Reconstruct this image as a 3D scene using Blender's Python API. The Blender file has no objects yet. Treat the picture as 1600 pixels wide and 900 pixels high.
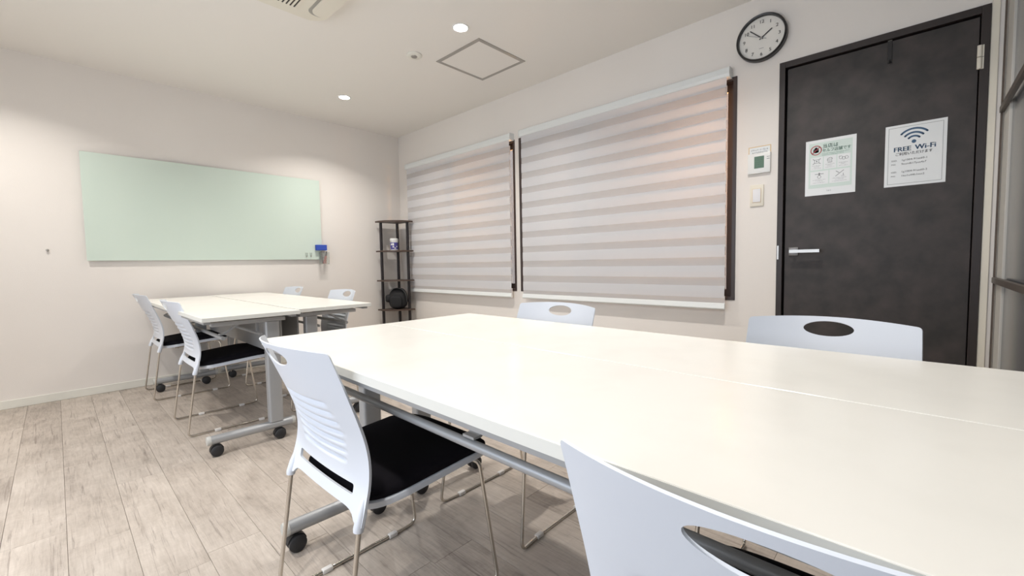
import bpy, bmesh, math, random
from mathutils import Vector, Matrix
from mathutils.geometry import delaunay_2d_cdt

random.seed(7)
S = bpy.context.scene
COL = S.collection
PI = math.pi

# ------------------------------------------------------------------ camera
F_PX, YAW, PITCH, ROLL, CAM_H = 672.23, 0.815164, -0.057558, -0.017573, 0.96
cd = bpy.data.cameras.new('camera')
cam = bpy.data.objects.new('camera', cd)
COL.objects.link(cam)
cd.sensor_width = 36.0
cd.lens = 36.0 * F_PX / 1600.0
cd.clip_start = 0.02
cy, sy, cp, sp = math.cos(YAW), math.sin(YAW), math.cos(PITCH), math.sin(PITCH)
fw = Vector((sy * cp, cy * cp, sp))
r0 = Vector((cy, -sy, 0))
u0 = r0.cross(fw)
cr, sr = math.cos(ROLL), math.sin(ROLL)
rt, up = cr * r0 + sr * u0, -sr * r0 + cr * u0
M = Matrix((rt, up, -fw)).transposed().to_4x4()
M.translation = (0, 0, CAM_H)
cam.matrix_world = M
S.camera = cam

# ------------------------------------------------------------------ world, exposure
W = bpy.data.worlds.new('evening')
S.world = W
W.use_nodes = True
W.node_tree.nodes['Background'].inputs[0].default_value = (0.80, 0.88, 1.0, 1)
W.node_tree.nodes['Background'].inputs[1].default_value = 2.7
S.view_settings.view_transform = 'Standard'
S.view_settings.look = 'None'
S.view_settings.gamma = 1.0
S.view_settings.use_curve_mapping = False
S.view_settings.exposure = 0.36
LAMP_W = 9.6
LAMP_COL = (1.0, 0.955, 0.900)


def point_light(name, loc, power, color, radius):
    l = bpy.data.lights.new(name, 'POINT')
    l.energy, l.color, l.shadow_soft_size = power, color, radius
    o = bpy.data.objects.new(name, l)
    COL.objects.link(o)
    o.location = loc


# warm lights set outside the two windows for the orange glow on the blinds
point_light('blind_glow_light', (3.42, 1.02, 1.74), 42, (1.0, 0.50, 0.20), 0.10)
point_light('blind_glow_light', (3.42, 3.28, 1.66), 34, (1.0, 0.55, 0.24), 0.10)


# cool sky fill enters by an added, unseen window in the left wall: a light portal guides the sampling only
LWY, LWZ = (-0.05, 2.75), (0.40, 2.15)
pl = bpy.data.lights.new('sky_portal', 'AREA')
pl.shape, pl.size, pl.size_y = 'RECTANGLE', LWY[1] - LWY[0], LWZ[1] - LWZ[0]
pl.cycles.is_portal = True
po = bpy.data.objects.new('sky_portal', pl)
COL.objects.link(po)
po.location = (-1.46, sum(LWY) / 2, sum(LWZ) / 2)
po.rotation_euler = (PI / 2, 0, -PI / 2)


# ------------------------------------------------------------------ materials
def mat(name, col, rough=0.5, metal=0.0, spec=0.5, noise=None, bump=None, emit=None, sheen=0.0, coat=0.0):
    m = bpy.data.materials.new(name)
    m.use_nodes = True
    nt = m.node_tree
    b = nt.nodes['Principled BSDF']
    b.inputs['Base Color'].default_value = (*col, 1)
    b.inputs['Roughness'].default_value = rough
    b.inputs['Metallic'].default_value = metal
    b.inputs['Specular IOR Level'].default_value = spec
    b.inputs['Sheen Weight'].default_value = sheen
    b.inputs['Coat Weight'].default_value = coat
    tc = None
    if noise or bump:
        tc = nt.nodes.new('ShaderNodeTexCoord')
    if noise:                                   # (scale, colour 2, detail)
        sc, c2, lo, hi = noise
        n = nt.nodes.new('ShaderNodeTexNoise')
        n.inputs['Scale'].default_value = sc
        n.inputs['Detail'].default_value = 6
        nt.links.new(tc.outputs['Object'], n.inputs['Vector'])
        r = nt.nodes.new('ShaderNodeValToRGB')
        r.color_ramp.elements[0].position, r.color_ramp.elements[1].position = lo, hi
        r.color_ramp.elements[0].color = (*col, 1)
        r.color_ramp.elements[1].color = (*c2, 1)
        nt.links.new(n.outputs['Fac'], r.inputs['Fac'])
        nt.links.new(r.outputs['Color'], b.inputs['Base Color'])
    if bump:                                    # (scale, strength)
        n = nt.nodes.new('ShaderNodeTexNoise')
        n.inputs['Scale'].default_value = bump[0]
        n.inputs['Detail'].default_value = 4
        nt.links.new(tc.outputs['Object'], n.inputs['Vector'])
        bp = nt.nodes.new('ShaderNodeBump')
        bp.inputs['Strength'].default_value = bump[1]
        bp.inputs['Distance'].default_value = 0.002
        nt.links.new(n.outputs['Fac'], bp.inputs['Height'])
        nt.links.new(bp.outputs['Normal'], b.inputs['Normal'])
    if emit:
        b.inputs['Emission Color'].default_value = (*emit[:3], 1)
        b.inputs['Emission Strength'].default_value = emit[3]
    return m


def plank_material():
    m = bpy.data.materials.new('weathered_oak_vinyl')
    m.use_nodes = True
    nt = m.node_tree
    N, L = nt.nodes.new, nt.links.new
    b = nt.nodes['Principled BSDF']
    tc, oi = N('ShaderNodeTexCoord'), N('ShaderNodeObjectInfo')
    off = N('ShaderNodeVectorMath'); off.operation = 'MULTIPLY_ADD'
    cmb = N('ShaderNodeCombineXYZ')
    for k in range(3):
        L(oi.outputs['Random'], cmb.inputs[k])
    off.inputs[1].default_value = (37, 53, 11)
    L(cmb.outputs[0], off.inputs[0]); L(tc.outputs['Object'], off.inputs[2])

    def noise(scale, xyz, detail, dist=0.0):
        mp = N('ShaderNodeMapping'); mp.inputs['Scale'].default_value = xyz
        L(off.outputs[0], mp.inputs['Vector'])
        n = N('ShaderNodeTexNoise')
        n.inputs['Scale'].default_value = scale
        n.inputs['Detail'].default_value = detail
        n.inputs['Roughness'].default_value = 0.65
        n.inputs['Distortion'].default_value = dist
        L(mp.outputs[0], n.inputs['Vector'])
        return n
    grain = noise(13, (6.0, 0.55, 1), 9, 0.9)
    cloud = noise(5, (1.3, 0.8, 1), 5, 0.4)
    saw = noise(60, (0.25, 1.8, 1), 3)
    streak = noise(6, (12.0, 0.45, 1), 9, 1.2)
    r = N('ShaderNodeValToRGB')
    e = r.color_ramp.elements
    e[0].position, e[0].color = 0.30, (0.245, 0.203, 0.172, 1)
    e[1].position, e[1].color = 0.72, (0.610, 0.545, 0.480, 1)
    k = e.new(0.5); k.color = (0.450, 0.392, 0.338, 1)
    mx = N('ShaderNodeMath'); mx.operation = 'MULTIPLY_ADD'
    L(cloud.outputs['Fac'], mx.inputs[0]); mx.inputs[1].default_value = 0.55
    g2 = N('ShaderNodeMath'); g2.operation = 'MULTIPLY'
    L(grain.outputs['Fac'], g2.inputs[0]); g2.inputs[1].default_value = 0.42
    L(g2.outputs[0], mx.inputs[2])
    ob = N('ShaderNodeMath'); ob.operation = 'MULTIPLY_ADD'
    L(oi.outputs['Random'], ob.inputs[0]); ob.inputs[1].default_value = 0.12
    L(mx.outputs[0], ob.inputs[2])
    s2 = N('ShaderNodeMath'); s2.operation = 'MULTIPLY_ADD'
    L(saw.outputs['Fac'], s2.inputs[0]); s2.inputs[1].default_value = 0.10
    s2.use_clamp = True
    sub = N('ShaderNodeMath'); sub.operation = 'SUBTRACT'
    L(ob.outputs[0], sub.inputs[0]); sub.inputs[1].default_value = 0.075
    L(sub.outputs[0], s2.inputs[2])
    L(s2.outputs[0], r.inputs['Fac'])
    sr_ = N('ShaderNodeValToRGB')
    sr_.color_ramp.elements[0].position, sr_.color_ramp.elements[1].position = 0.57, 0.68
    sr_.color_ramp.elements[0].color, sr_.color_ramp.elements[1].color = (0, 0, 0, 1), (0.55, 0.55, 0.55, 1)
    L(streak.outputs['Fac'], sr_.inputs['Fac'])
    mixc = N('ShaderNodeMix'); mixc.data_type = 'RGBA'
    L(sr_.outputs['Color'], mixc.inputs[0]); L(r.outputs['Color'], mixc.inputs[6])
    mixc.inputs[7].default_value = (0.130, 0.098, 0.082, 1)
    L(mixc.outputs[2], b.inputs['Base Color'])
    b.inputs['Roughness'].default_value = 0.42
    bp = N('ShaderNodeBump'); bp.inputs['Strength'].default_value = 0.25; bp.inputs['Distance'].default_value = 0.001
    L(grain.outputs['Fac'], bp.inputs['Height']); L(bp.outputs['Normal'], b.inputs['Normal'])
    return m


def fabric_material(name, col, transl, transp=0.0):
    m = bpy.data.materials.new(name)
    m.use_nodes = True
    nt = m.node_tree
    nt.nodes.remove(nt.nodes['Principled BSDF'])
    out = nt.nodes['Material Output']
    d, t, x = nt.nodes.new('ShaderNodeBsdfDiffuse'), nt.nodes.new('ShaderNodeBsdfTranslucent'), nt.nodes.new('ShaderNodeMixShader')
    d.inputs[0].default_value = (*col, 1); t.inputs[0].default_value = (*col, 1)
    x.inputs[0].default_value = transl
    nt.links.new(d.outputs[0], x.inputs[1]); nt.links.new(t.outputs[0], x.inputs[2])
    last = x
    if transp:
        tp, y = nt.nodes.new('ShaderNodeBsdfTransparent'), nt.nodes.new('ShaderNodeMixShader')
        y.inputs[0].default_value = transp
        nt.links.new(x.outputs[0], y.inputs[1]); nt.links.new(tp.outputs[0], y.inputs[2])
        last = y
    nt.links.new(last.outputs[0], out.inputs[0])
    return m


def glass_material(name, col, transp, rough):
    m = bpy.data.materials.new(name)
    m.use_nodes = True
    nt = m.node_tree
    b = nt.nodes['Principled BSDF']
    b.inputs['Base Color'].default_value = (*col, 1)
    b.inputs['Roughness'].default_value = rough
    tp, x = nt.nodes.new('ShaderNodeBsdfTransparent'), nt.nodes.new('ShaderNodeMixShader')
    tp.inputs[0].default_value = (*col, 1)
    x.inputs[0].default_value = transp
    nt.links.new(b.outputs[0], x.inputs[1]); nt.links.new(tp.outputs[0], x.inputs[2])
    nt.links.new(x.outputs[0], nt.nodes['Material Output'].inputs[0])
    return m


MT = dict(
    wall=mat('white_wallpaper', (0.835, 0.795, 0.750), 0.9, spec=0.2, noise=(1.1, (0.815, 0.77, 0.722), 0.40, 0.70), bump=(220, 0.25)),
    ceiling=mat('white_ceiling_paper', (0.86, 0.83, 0.785), 0.9, spec=0.2, bump=(180, 0.2)),
    trim=mat('cream_vinyl_trim', (0.80, 0.79, 0.72), 0.5),
    plank=plank_material(),
    gap=mat('dark_floor_joint', (0.10, 0.075, 0.06), 0.9),
    top=mat('white_laminate_top', (0.90, 0.885, 0.83), 0.24, noise=(7, (0.87, 0.855, 0.80), 0.45, 0.68), bump=(9, 0.03)),
    edge=mat('grey_white_edging', (0.70, 0.70, 0.655), 0.5),
    steel=mat('grey_painted_steel', (0.40, 0.41, 0.42), 0.38, 0.35),
    panel=mat('grey_modesty_panel', (0.36, 0.36, 0.36), 0.6),
    endcap=mat('grey_plastic_cap', (0.52, 0.52, 0.49), 0.5),
    caster=mat('black_caster_rubber', (0.018, 0.018, 0.02), 0.5),
    chrome=mat('satin_chrome', (0.66, 0.62, 0.56), 0.22, 1.0),
    plastic=mat('white_chair_plastic', (0.71, 0.75, 0.815), 0.42),
    glide=mat('clear_white_glide', (0.75, 0.73, 0.70), 0.4),
    seat=mat('black_seat_fabric', (0.010, 0.009, 0.012), 0.95, spec=0.1, bump=(600, 0.3)),
    board=mat('pale_green_glass', (0.66, 0.765, 0.685), 0.12, coat=0.3),
    door=mat('dark_slate_laminate', (0.030, 0.027, 0.025), 0.55, noise=(9, (0.060, 0.048, 0.045), 0.36, 0.68), bump=(60, 0.15)),
    doorframe=mat('dark_brown_frame', (0.030, 0.022, 0.020), 0.45),
    black=mat('black_gap', (0.004, 0.004, 0.004), 0.8),
    winframe=mat('brown_aluminium', (0.050, 0.036, 0.034), 0.4),
    alu=mat('aluminium_edge', (0.42, 0.40, 0.37), 0.35, 0.6),
    silver=mat('satin_silver', (0.40, 0.38, 0.35), 0.30, 1.0),
    rosette=mat('dark_nickel', (0.24, 0.23, 0.22), 0.35, 1.0),
    cream=mat('cream_plastic', (0.80, 0.75, 0.64), 0.4),
    whiteplastic=mat('white_plastic', (0.82, 0.82, 0.80), 0.35),
    switchkey=mat('pale_switch_key', (0.80, 0.79, 0.80), 0.35),
    rim=mat('black_clock_rim', (0.014, 0.013, 0.014), 0.35),
    dial=mat('white_dial', (0.80, 0.78, 0.73), 0.6),
    ink=mat('dark_grey_ink', (0.06, 0.06, 0.065), 0.7),
    greyink=mat('mid_grey_ink', (0.26, 0.27, 0.28), 0.7),
    numeral=mat('grey_numerals', (0.22, 0.21, 0.20), 0.7),
    blueink=mat('dusty_blue_ink', (0.055, 0.115, 0.205), 0.6),
    redink=mat('red_ink', (0.40, 0.05, 0.06), 0.6),
    greenink=mat('grey_green_ink', (0.17, 0.32, 0.25), 0.6),
    mint=mat('mint_print', (0.64, 0.74, 0.69), 0.45),
    paper=mat('laminated_paper', (0.80, 0.82, 0.82), 0.35),
    goldink=mat('gold_border', (0.72, 0.52, 0.26), 0.6),
    lcd=mat('grey_green_display', (0.13, 0.22, 0.16), 0.2),
    lcdink=mat('display_ink', (0.05, 0.10, 0.075), 0.3),
    ac=mat('ivory_plastic', (0.80, 0.76, 0.66), 0.4),
    slot=mat('dark_grille_slot', (0.07, 0.06, 0.05), 0.8),
    shelf=mat('dark_walnut_shelf', (0.085, 0.055, 0.042), 0.45),
    post=mat('espresso_post', (0.016, 0.011, 0.012), 0.4),
    bag=mat('black_nylon', (0.012, 0.012, 0.014), 0.75, bump=(300, 0.4)),
    strap=mat('dark_grey_webbing', (0.055, 0.055, 0.058), 0.85),
    purple=mat('violet_label', (0.085, 0.075, 0.30), 0.5),
    sponge=mat('blue_felt', (0.035, 0.085, 0.46), 0.8),
    acrylic=glass_material('clear_acrylic', (0.92, 0.93, 0.92), 0.90, 0.1),
    marker_red=mat('red_marker', (0.46, 0.075, 0.06), 0.4),
    marker_dark=mat('dark_marker', (0.05, 0.035, 0.03), 0.4),
    lens=mat('lit_downlight_lens', (1, 1, 1), 0.4, emit=(1.0, 0.97, 0.93, 22.0)),
    cassette=mat('white_blind_cassette', (0.80, 0.825, 0.815), 0.3),
    band=fabric_material('white_blind_fabric', (0.82, 0.82, 0.83), 0.33),
    backband=fabric_material('white_blind_fabric_rear', (0.84, 0.82, 0.81), 0.35),
    sheer=fabric_material('sheer_mesh', (0.80, 0.78, 0.77), 0.3, 0.50),
    pane=glass_material('frosted_window_glass', (0.74, 0.72, 0.70), 0.90, 0.25),
    pgrey=mat('satin_grey_glazing', (0.115, 0.120, 0.132), 0.16, noise=(1.4, (0.14, 0.145, 0.155), 0.4, 0.7)),
    stile=mat('light_grey_stile', (0.58, 0.56, 0.52), 0.7, spec=0.12),
    stile_dark=mat('taupe_groove', (0.13, 0.105, 0.09), 0.8, spec=0.05),
    rail=mat('bronze_rail', (0.105, 0.085, 0.072), 0.4, 0.2),
)


# ------------------------------------------------------------------ mesh helpers
class MB:
    def __init__(s):
        s.v, s.f, s.m = [], [], []

    def add(s, verts, faces, mi=0):
        o = len(s.v)
        s.v += [tuple(p) for p in verts]
        s.f += [tuple(i + o for i in q) for q in faces]
        s.m += [mi] * len(faces)
        return s

    def box(s, x0, x1, y0, y1, z0, z1, mi=0, bev=0.0):
        if bev <= 0:
            v = [(x, y, z) for z in (z0, z1) for y in (y0, y1) for x in (x0, x1)]
            f = [(0, 2, 3, 1), (4, 5, 7, 6), (0, 1, 5, 4), (2, 6, 7, 3), (0, 4, 6, 2), (1, 3, 7, 5)]
            return s.add(v, f, mi)
        bm = bmesh.new()
        bmesh.ops.create_cube(bm, size=1)
        for p in bm.verts:
            p.co = Vector(((x0 + x1) / 2 + p.co.x * (x1 - x0), (y0 + y1) / 2 + p.co.y * (y1 - y0), (z0 + z1) / 2 + p.co.z * (z1 - z0)))
        bmesh.ops.bevel(bm, geom=bm.edges[:], offset=bev, segments=2, affect='EDGES', profile=0.5)
        bm.verts.index_update()
        s.add([p.co[:] for p in bm.verts], [[q.index for q in f.verts] for f in bm.faces], mi)
        bm.free()
        return s

    def tube(s, pts, r, n=10, mi=0, cap=True, closed=False):
        P = [Vector(p) for p in pts]
        R = r if isinstance(r, (list, tuple)) else [r] * len(P)
        k = len(P)
        T = []
        for i in range(k):
            a = P[(i - 1) % k] if (closed or i > 0) else P[i]
            b = P[(i + 1) % k] if (closed or i < k - 1) else P[i]
            T.append((b - a).normalized())
        nrm = T[0].orthogonal().normalized()
        vs, fs = [], []
        for i in range(k):
            nrm = (nrm - T[i] * nrm.dot(T[i]))
            nrm = nrm.normalized() if nrm.length > 1e-6 else T[i].orthogonal().normalized()
            bi = T[i].cross(nrm)
            for j in range(n):
                a = 2 * PI * j / n
                vs.append(P[i] + (nrm * math.cos(a) + bi * math.sin(a)) * R[i])
        for i in range(k if closed else k - 1):
            i2 = (i + 1) % k
            for j in range(n):
                fs.append((i * n + j, i * n + (j + 1) % n, i2 * n + (j + 1) % n, i2 * n + j))
        if cap and not closed:
            fs.append(tuple(range(n - 1, -1, -1)))
            fs.append(tuple((k - 1) * n + j for j in range(n)))
        return s.add(vs, fs, mi)

    def lathe(s, prof, c=(0, 0, 0), axis='z', n=32, mi=0, caps=True):
        vs, fs = [], []
        for r, h in prof:
            for j in range(n):
                a = 2 * PI * j / n
                x, y = r * math.cos(a), r * math.sin(a)
                q = {'z': (x, y, h), 'x': (h, x, y), 'y': (y, h, x)}[axis]
                vs.append((q[0] + c[0], q[1] + c[1], q[2] + c[2]))
        for i in range(len(prof) - 1):
            for j in range(n):
                fs.append((i * n + j, i * n + (j + 1) % n, (i + 1) * n + (j + 1) % n, (i + 1) * n + j))
        if caps and prof[0][0] > 1e-6:
            fs.append(tuple(range(n)))
        if caps and prof[-1][0] > 1e-6:
            fs.append(tuple((len(prof) - 1) * n + j for j in range(n)))
        return s.add(vs, fs, mi)

    def prism(s, poly, h0, h1, axis='z', mi=0):
        """poly: list of 2-D points; axis z: (x,y), axis x: (y,z), axis y: (x,z)."""
        def p3(p, h):
            return {'z': (p[0], p[1], h), 'x': (h, p[0], p[1]), 'y': (p[0], h, p[1])}[axis]
        n = len(poly)
        vs = [p3(p, h0) for p in poly] + [p3(p, h1) for p in poly]
        fs = [tuple(range(n - 1, -1, -1)), tuple(range(n, 2 * n))]
        fs += [(i, (i + 1) % n, n + (i + 1) % n, n + i) for i in range(n)]
        return s.add(vs, fs, mi)

    def build(s, name, mats, parent=None, smooth=None):
        me = bpy.data.meshes.new(name)
        me.from_pydata(s.v, [], s.f)
        ml = mats if isinstance(mats, (list, tuple)) else [mats]
        for m in ml:
            me.materials.append(m)
        me.polygons.foreach_set('material_index', s.m)
        bm = bmesh.new()
        bm.from_mesh(me)
        bmesh.ops.recalc_face_normals(bm, faces=bm.faces[:])
        if smooth is not None:
            lim = math.radians(smooth)
            for f in bm.faces:
                f.smooth = True
            for e in bm.edges:
                e.smooth = len(e.link_faces) == 2 and e.calc_face_angle(9) < lim
        bm.to_mesh(me)
        bm.free()
        o = bpy.data.objects.new(name, me)
        COL.objects.link(o)
        if parent is not None:
            o.parent = parent
        return o


def fillet(pts, r, n=5):
    P = [Vector(p) for p in pts]
    out = [P[0]]
    for a, b, c in zip(P, P[1:], P[2:]):
        u, v = (a - b), (c - b)
        d = min(r, u.length * 0.45, v.length * 0.45)
        p0, p2 = b + u.normalized() * d, b + v.normalized() * d
        for k in range(n + 1):
            t = k / n
            out.append(p0 * (1 - t) ** 2 + b * 2 * t * (1 - t) + p2 * t * t)
    out.append(P[-1])
    return out


def rrect(x0, x1, y0, y1, r, n=5):
    pts = []
    for cx, cy_, a0 in ((x1 - r, y1 - r, 0), (x0 + r, y1 - r, 90), (x0 + r, y0 + r, 180), (x1 - r, y0 + r, 270)):
        for k in range(n + 1):
            a = math.radians(a0 + 90 * k / n)
            pts.append((cx + r * math.cos(a), cy_ + r * math.sin(a)))
    return pts


def thing(name, label, cat, loc=(0, 0, 0), rz=0.0, group=None):
    o = bpy.data.objects.new(name, None)
    COL.objects.link(o)
    o.empty_display_size = 0.1
    o.location = loc
    o.rotation_euler = (0, 0, rz)
    return tag(o, label, cat, group)


def tag(o, label, cat, group=None):
    o['label'], o['category'] = label, cat
    if group:
        o['group'] = group
    return o


def struct(o):
    o['kind'] = 'structure'
    return o


KIDS = {}


def copy_tree(o, parent=None):
    c = o.copy()
    COL.objects.link(c)
    if parent is not None:
        c.parent = parent
    for ch in [x for x in COL.objects if x.parent == o]:
        copy_tree(ch, c)
    return c


def text_mesh(body, size, align='CENTER'):
    """A flat mesh (x right, y up) of one line of lettering."""
    cu = bpy.data.curves.new('lettering', 'FONT')
    cu.body, cu.size = body, size
    cu.align_x, cu.align_y = align, 'CENTER'
    cu.resolution_u = 3
    o = bpy.data.objects.new('lettering', cu)
    COL.objects.link(o)
    dg = bpy.context.evaluated_depsgraph_get()
    me = bpy.data.meshes.new_from_object(o.evaluated_get(dg))
    COL.objects.unlink(o)
    bpy.data.objects.remove(o)
    v = [p.co.copy() for p in me.vertices]
    f = [tuple(p.vertices) for p in me.polygons]
    bpy.data.meshes.remove(me)
    return v, f


def put_text(mb, body, size, u, v, depth, align='CENTER', sx=1.0, bold=0.0):
    """Lettering on a plate that faces -X: u runs along -Y, v is up; depth is the local x."""
    vs, fs = text_mesh(body, size, align)
    for dx in ((0,) if not bold else (-bold, -bold / 2, 0, bold / 2, bold)):
        mb.add([(depth - abs(dx) * 0.02, -(u + p.x * sx + dx), v + p.y) for p in vs], fs)


def flat(mb, poly, depth, mi=0):
    """Printed polygon on a plate that faces -X, (u, v) as above; 0.3 mm thick."""
    mb.prism([(-a, b) for a, b in poly], depth, depth + 0.0003, 'x', mi)


def rect(u0, u1, v0, v1):
    return [(u0, v0), (u1, v0), (u1, v1), (u0, v1)]


def stroke(p, q, w):
    a, b = Vector(p), Vector(q)
    n = Vector((-(b - a).y, (b - a).x)).normalized() * w / 2
    return [tuple(a - n), tuple(b - n), tuple(b + n), tuple(a + n)]


def arc_band(c, r, w, a0, a1, n=18):
    o = [(c[0] + (r + w / 2) * math.cos(math.radians(a0 + (a1 - a0) * k / n)), c[1] + (r + w / 2) * math.sin(math.radians(a0 + (a1 - a0) * k / n))) for k in range(n + 1)]
    i = [(c[0] + (r - w / 2) * math.cos(math.radians(a0 + (a1 - a0) * k / n)), c[1] + (r - w / 2) * math.sin(math.radians(a0 + (a1 - a0) * k / n))) for k in range(n, -1, -1)]
    return o + i


def disc(c, r, n=24):
    return [(c[0] + r * math.cos(2 * PI * k / n), c[1] + r * math.sin(2 * PI * k / n)) for k in range(n)]


def scribble(mb, u0, u1, v, h, depth, rng):
    """A line of print too small to read: short uneven strokes."""
    u = u0
    while u < u1 - h * 0.5:
        w = h * rng.uniform(0.5, 0.95)
        flat(mb, rect(u, u + w, v - h * 0.06, v + h * 0.06), depth)
        if rng.random() < 0.8:
            flat(mb, rect(u + w * 0.4, u + w * 0.55, v - h * 0.5, v + h * 0.5), depth)
        if rng.random() < 0.6:
            flat(mb, rect(u, u + w * 0.8, v + h * 0.34, v + h * 0.46), depth)
        if rng.random() < 0.6:
            flat(mb, rect(u + w * 0.1, u + w, v - h * 0.48, v - h * 0.36), depth)
        u += w + h * 0.25


# ------------------------------------------------------------------ room shell
X0, X1, Y0, Y1, H = -1.35, 2.94, -0.26, 4.627, 2.5

b = MB().box(X0 - 0.1, X1 + 0.15, Y0 - 0.1, Y1 + 0.1, -0.08, -0.004)
floor = struct(b.build('floor', MT['gap']))
PW, PL = 0.1615, 0.914
joints = {-2: 3.08, -1: 2.265, 0: 2.10, 1: 2.585, 2: 1.72, 3: 2.44, 4: 2.95, 5: 2.02, 6: 1.47}
meshes = {}
rng = random.Random(3)
for c in range(-8, 20):
    xa, xb = max(X0, -0.02 + c * PW), min(X1, -0.02 + (c + 1) * PW)
    if xb - xa < 0.01:
        continue
    j0 = joints.get(c, rng.uniform(1.5, 2.4))
    k = -6
    while True:
        ya, yb = max(Y0, j0 + k * PL), min(Y1, j0 + (k + 1) * PL)
        k += 1
        if ya >= Y1 - 0.005:
            break
        if yb - ya < 0.01:
            continue
        key = (round(xb - xa, 4), round(yb - ya, 4))
        if key not in meshes:
            w, l = (key[0] - 0.0010) / 2, (key[1] - 0.0008) / 2
            e = 0.0006
            m = MB()
            v = [(-w, -l, -0.004), (w, -l, -0.004), (w, l, -0.004), (-w, l, -0.004),
                 (-w, -l, -e), (w, -l, -e), (w, l, -e), (-w, l, -e),
                 (-w + e, -l + e, 0), (w - e, -l + e, 0), (w - e, l - e, 0), (-w + e, l - e, 0)]
            f = [(8, 9, 10, 11)]
            for a in (0, 4):
                for i in range(4):
                    f.append((a + i, a + (i + 1) % 4, a + 4 + (i + 1) % 4, a + 4 + i))
            o = m.add(v, f).build('plank', MT['plank'], floor)
            meshes[key] = o.data
        else:
            o = bpy.data.objects.new('plank', meshes[key])
            COL.objects.link(o)
            o.parent = floor
        o.location = ((xa + xb) / 2, (ya + yb) / 2, rng.uniform(-0.0003, 0.0))

struct(MB().box(X0 - 0.1, X1 + 0.15, Y0 - 0.1, Y1 + 0.1, H, H + 0.1).build('ceiling', MT['ceiling']))
struct(MB().box(X0 - 0.1, X1 + 0.15, Y1, Y1 + 0.1, 0, H).build('wall_far', MT['wall']))
b = MB()
b.box(X0 - 0.1, X0, Y0, LWY[0], 0, H).box(X0 - 0.1, X0, LWY[1], Y1, 0, H)
b.box(X0 - 0.1, X0, LWY[0], LWY[1], 0, LWZ[0]).box(X0 - 0.1, X0, LWY[0], LWY[1], LWZ[1], H)
struct(b.build('wall_left', MT['wall']))
struct(MB().box(4.4, 4.6, -5, 11, -3, 8).build('added_sky_screen', MT['panel']))  # unseen dark slab, added to keep sky light off the blinds

# window wall with two window openings and the doorway
W1, W2, WZ = (2.705, 4.365), (0.835, 2.655), (0.700, 2.085)
DY, DZ = (-0.213, 0.609), 2.083
ys = sorted({Y0 - 0.1, Y1, *W1, *W2, *DY})
zs = sorted({0, H, *WZ, DZ})
b = MB()
for ya, yb in zip(ys, ys[1:]):
    for za, zb in zip(zs, zs[1:]):
        ym, zm = (ya + yb) / 2, (za + zb) / 2
        if (W1[0] < ym < W1[1] or W2[0] < ym < W2[1]) and WZ[0] < zm < WZ[1]:
            continue
        if DY[0] < ym < DY[1] and zm < DZ:
            continue
        b.box(X1, X1 + 0.12, ya, yb, za, zb)
struct(b.build('wall_right', MT['wall']))
struct(MB().box(X1 + 0.12, X1 + 0.14, DY[0] - 0.04, DY[1] + 0.05, 0, DZ + 0.05).build('wall_corridor', MT['wall']))

# baseboards
struct(MB().box(X0, X1 - 0.001, Y1 - 0.009, Y1 - 0.0005, 0.0005, 0.06, bev=0.002).build('baseboard_far', MT['trim']))
struct(MB().box(X0 + 0.0005, X0 + 0.009, Y0 + 0.02, Y1 - 0.01, 0.0005, 0.06, bev=0.002).build('baseboard_left', MT['trim']))
struct(MB().box(X1 - 0.009, X1 - 0.0005, 0.63, Y1 - 0.01, 0.0005, 0.06, bev=0.002).build('baseboard_right', MT['trim']))


# windows: brown casing, sash frame, meeting stile and frosted panes
def window(name, wy):
    ya, yb = wy
    za, zb = WZ
    r = bpy.data.objects.new(name, None)
    COL.objects.link(r)
    r.location = (X1, (ya + yb) / 2, za)
    struct(r)
    hw, hh = (yb - ya) / 2, zb - za
    m = MB()
    t, e = 0.022, 0.001
    for s in (-1, 1):
        m.box(-0.004, 0.10, min(s * (hw - e), s * (hw - t)), max(s * (hw - e), s * (hw - t)), e, hh - e)
    m.box(-0.004, 0.10, -hw + t, hw - t, e, t)
    m.box(-0.004, 0.10, -hw + t, hw - t, hh - t, hh - e)
    m.build('window_frame', MT['winframe'], r)
    for k, (a, c, dx) in enumerate(((-hw + t, 0.025, 0.050), (-0.025, hw - t, 0.078))):
        q = MB()
        w = 0.045
        q.box(dx, dx + 0.022, a, a + w, t, hh - t).box(dx, dx + 0.022, c - w, c, t, hh - t)
        q.box(dx, dx + 0.022, a + w, c - w, t, t + w).box(dx, dx + 0.022, a + w, c - w, hh - t - w, hh - t)
        sash = q.build('sash', MT['winframe'], r)
        MB().box(dx + 0.009, dx + 0.013, a + w, c - w, t + w, hh - t - w).build('pane', MT['pane'], sash)
    return r


r = bpy.data.objects.new('added_fill_window', None)  # unseen window, added so cool fill light reaches the chair backs
COL.objects.link(r)
struct(r)
m = MB()
ya, yb, za, zb = LWY[0] + 0.001, LWY[1] - 0.001, LWZ[0] + 0.001, LWZ[1] - 0.001
m.box(X0 - 0.095, X0 + 0.004, ya, ya + 0.03, za, zb).box(X0 - 0.095, X0 + 0.004, yb - 0.03, yb, za, zb)
m.box(X0 - 0.095, X0 + 0.004, ya + 0.03, yb - 0.03, za, za + 0.03).box(X0 - 0.095, X0 + 0.004, ya + 0.03, yb - 0.03, zb - 0.03, zb)
m.box(X0 - 0.07, X0 - 0.03, (ya + yb) / 2 - 0.02, (ya + yb) / 2 + 0.02, za + 0.03, zb - 0.03)
m.build('window_frame', MT['winframe'], r)

window('window_1', W1)
window('window_2', W2)


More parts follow.
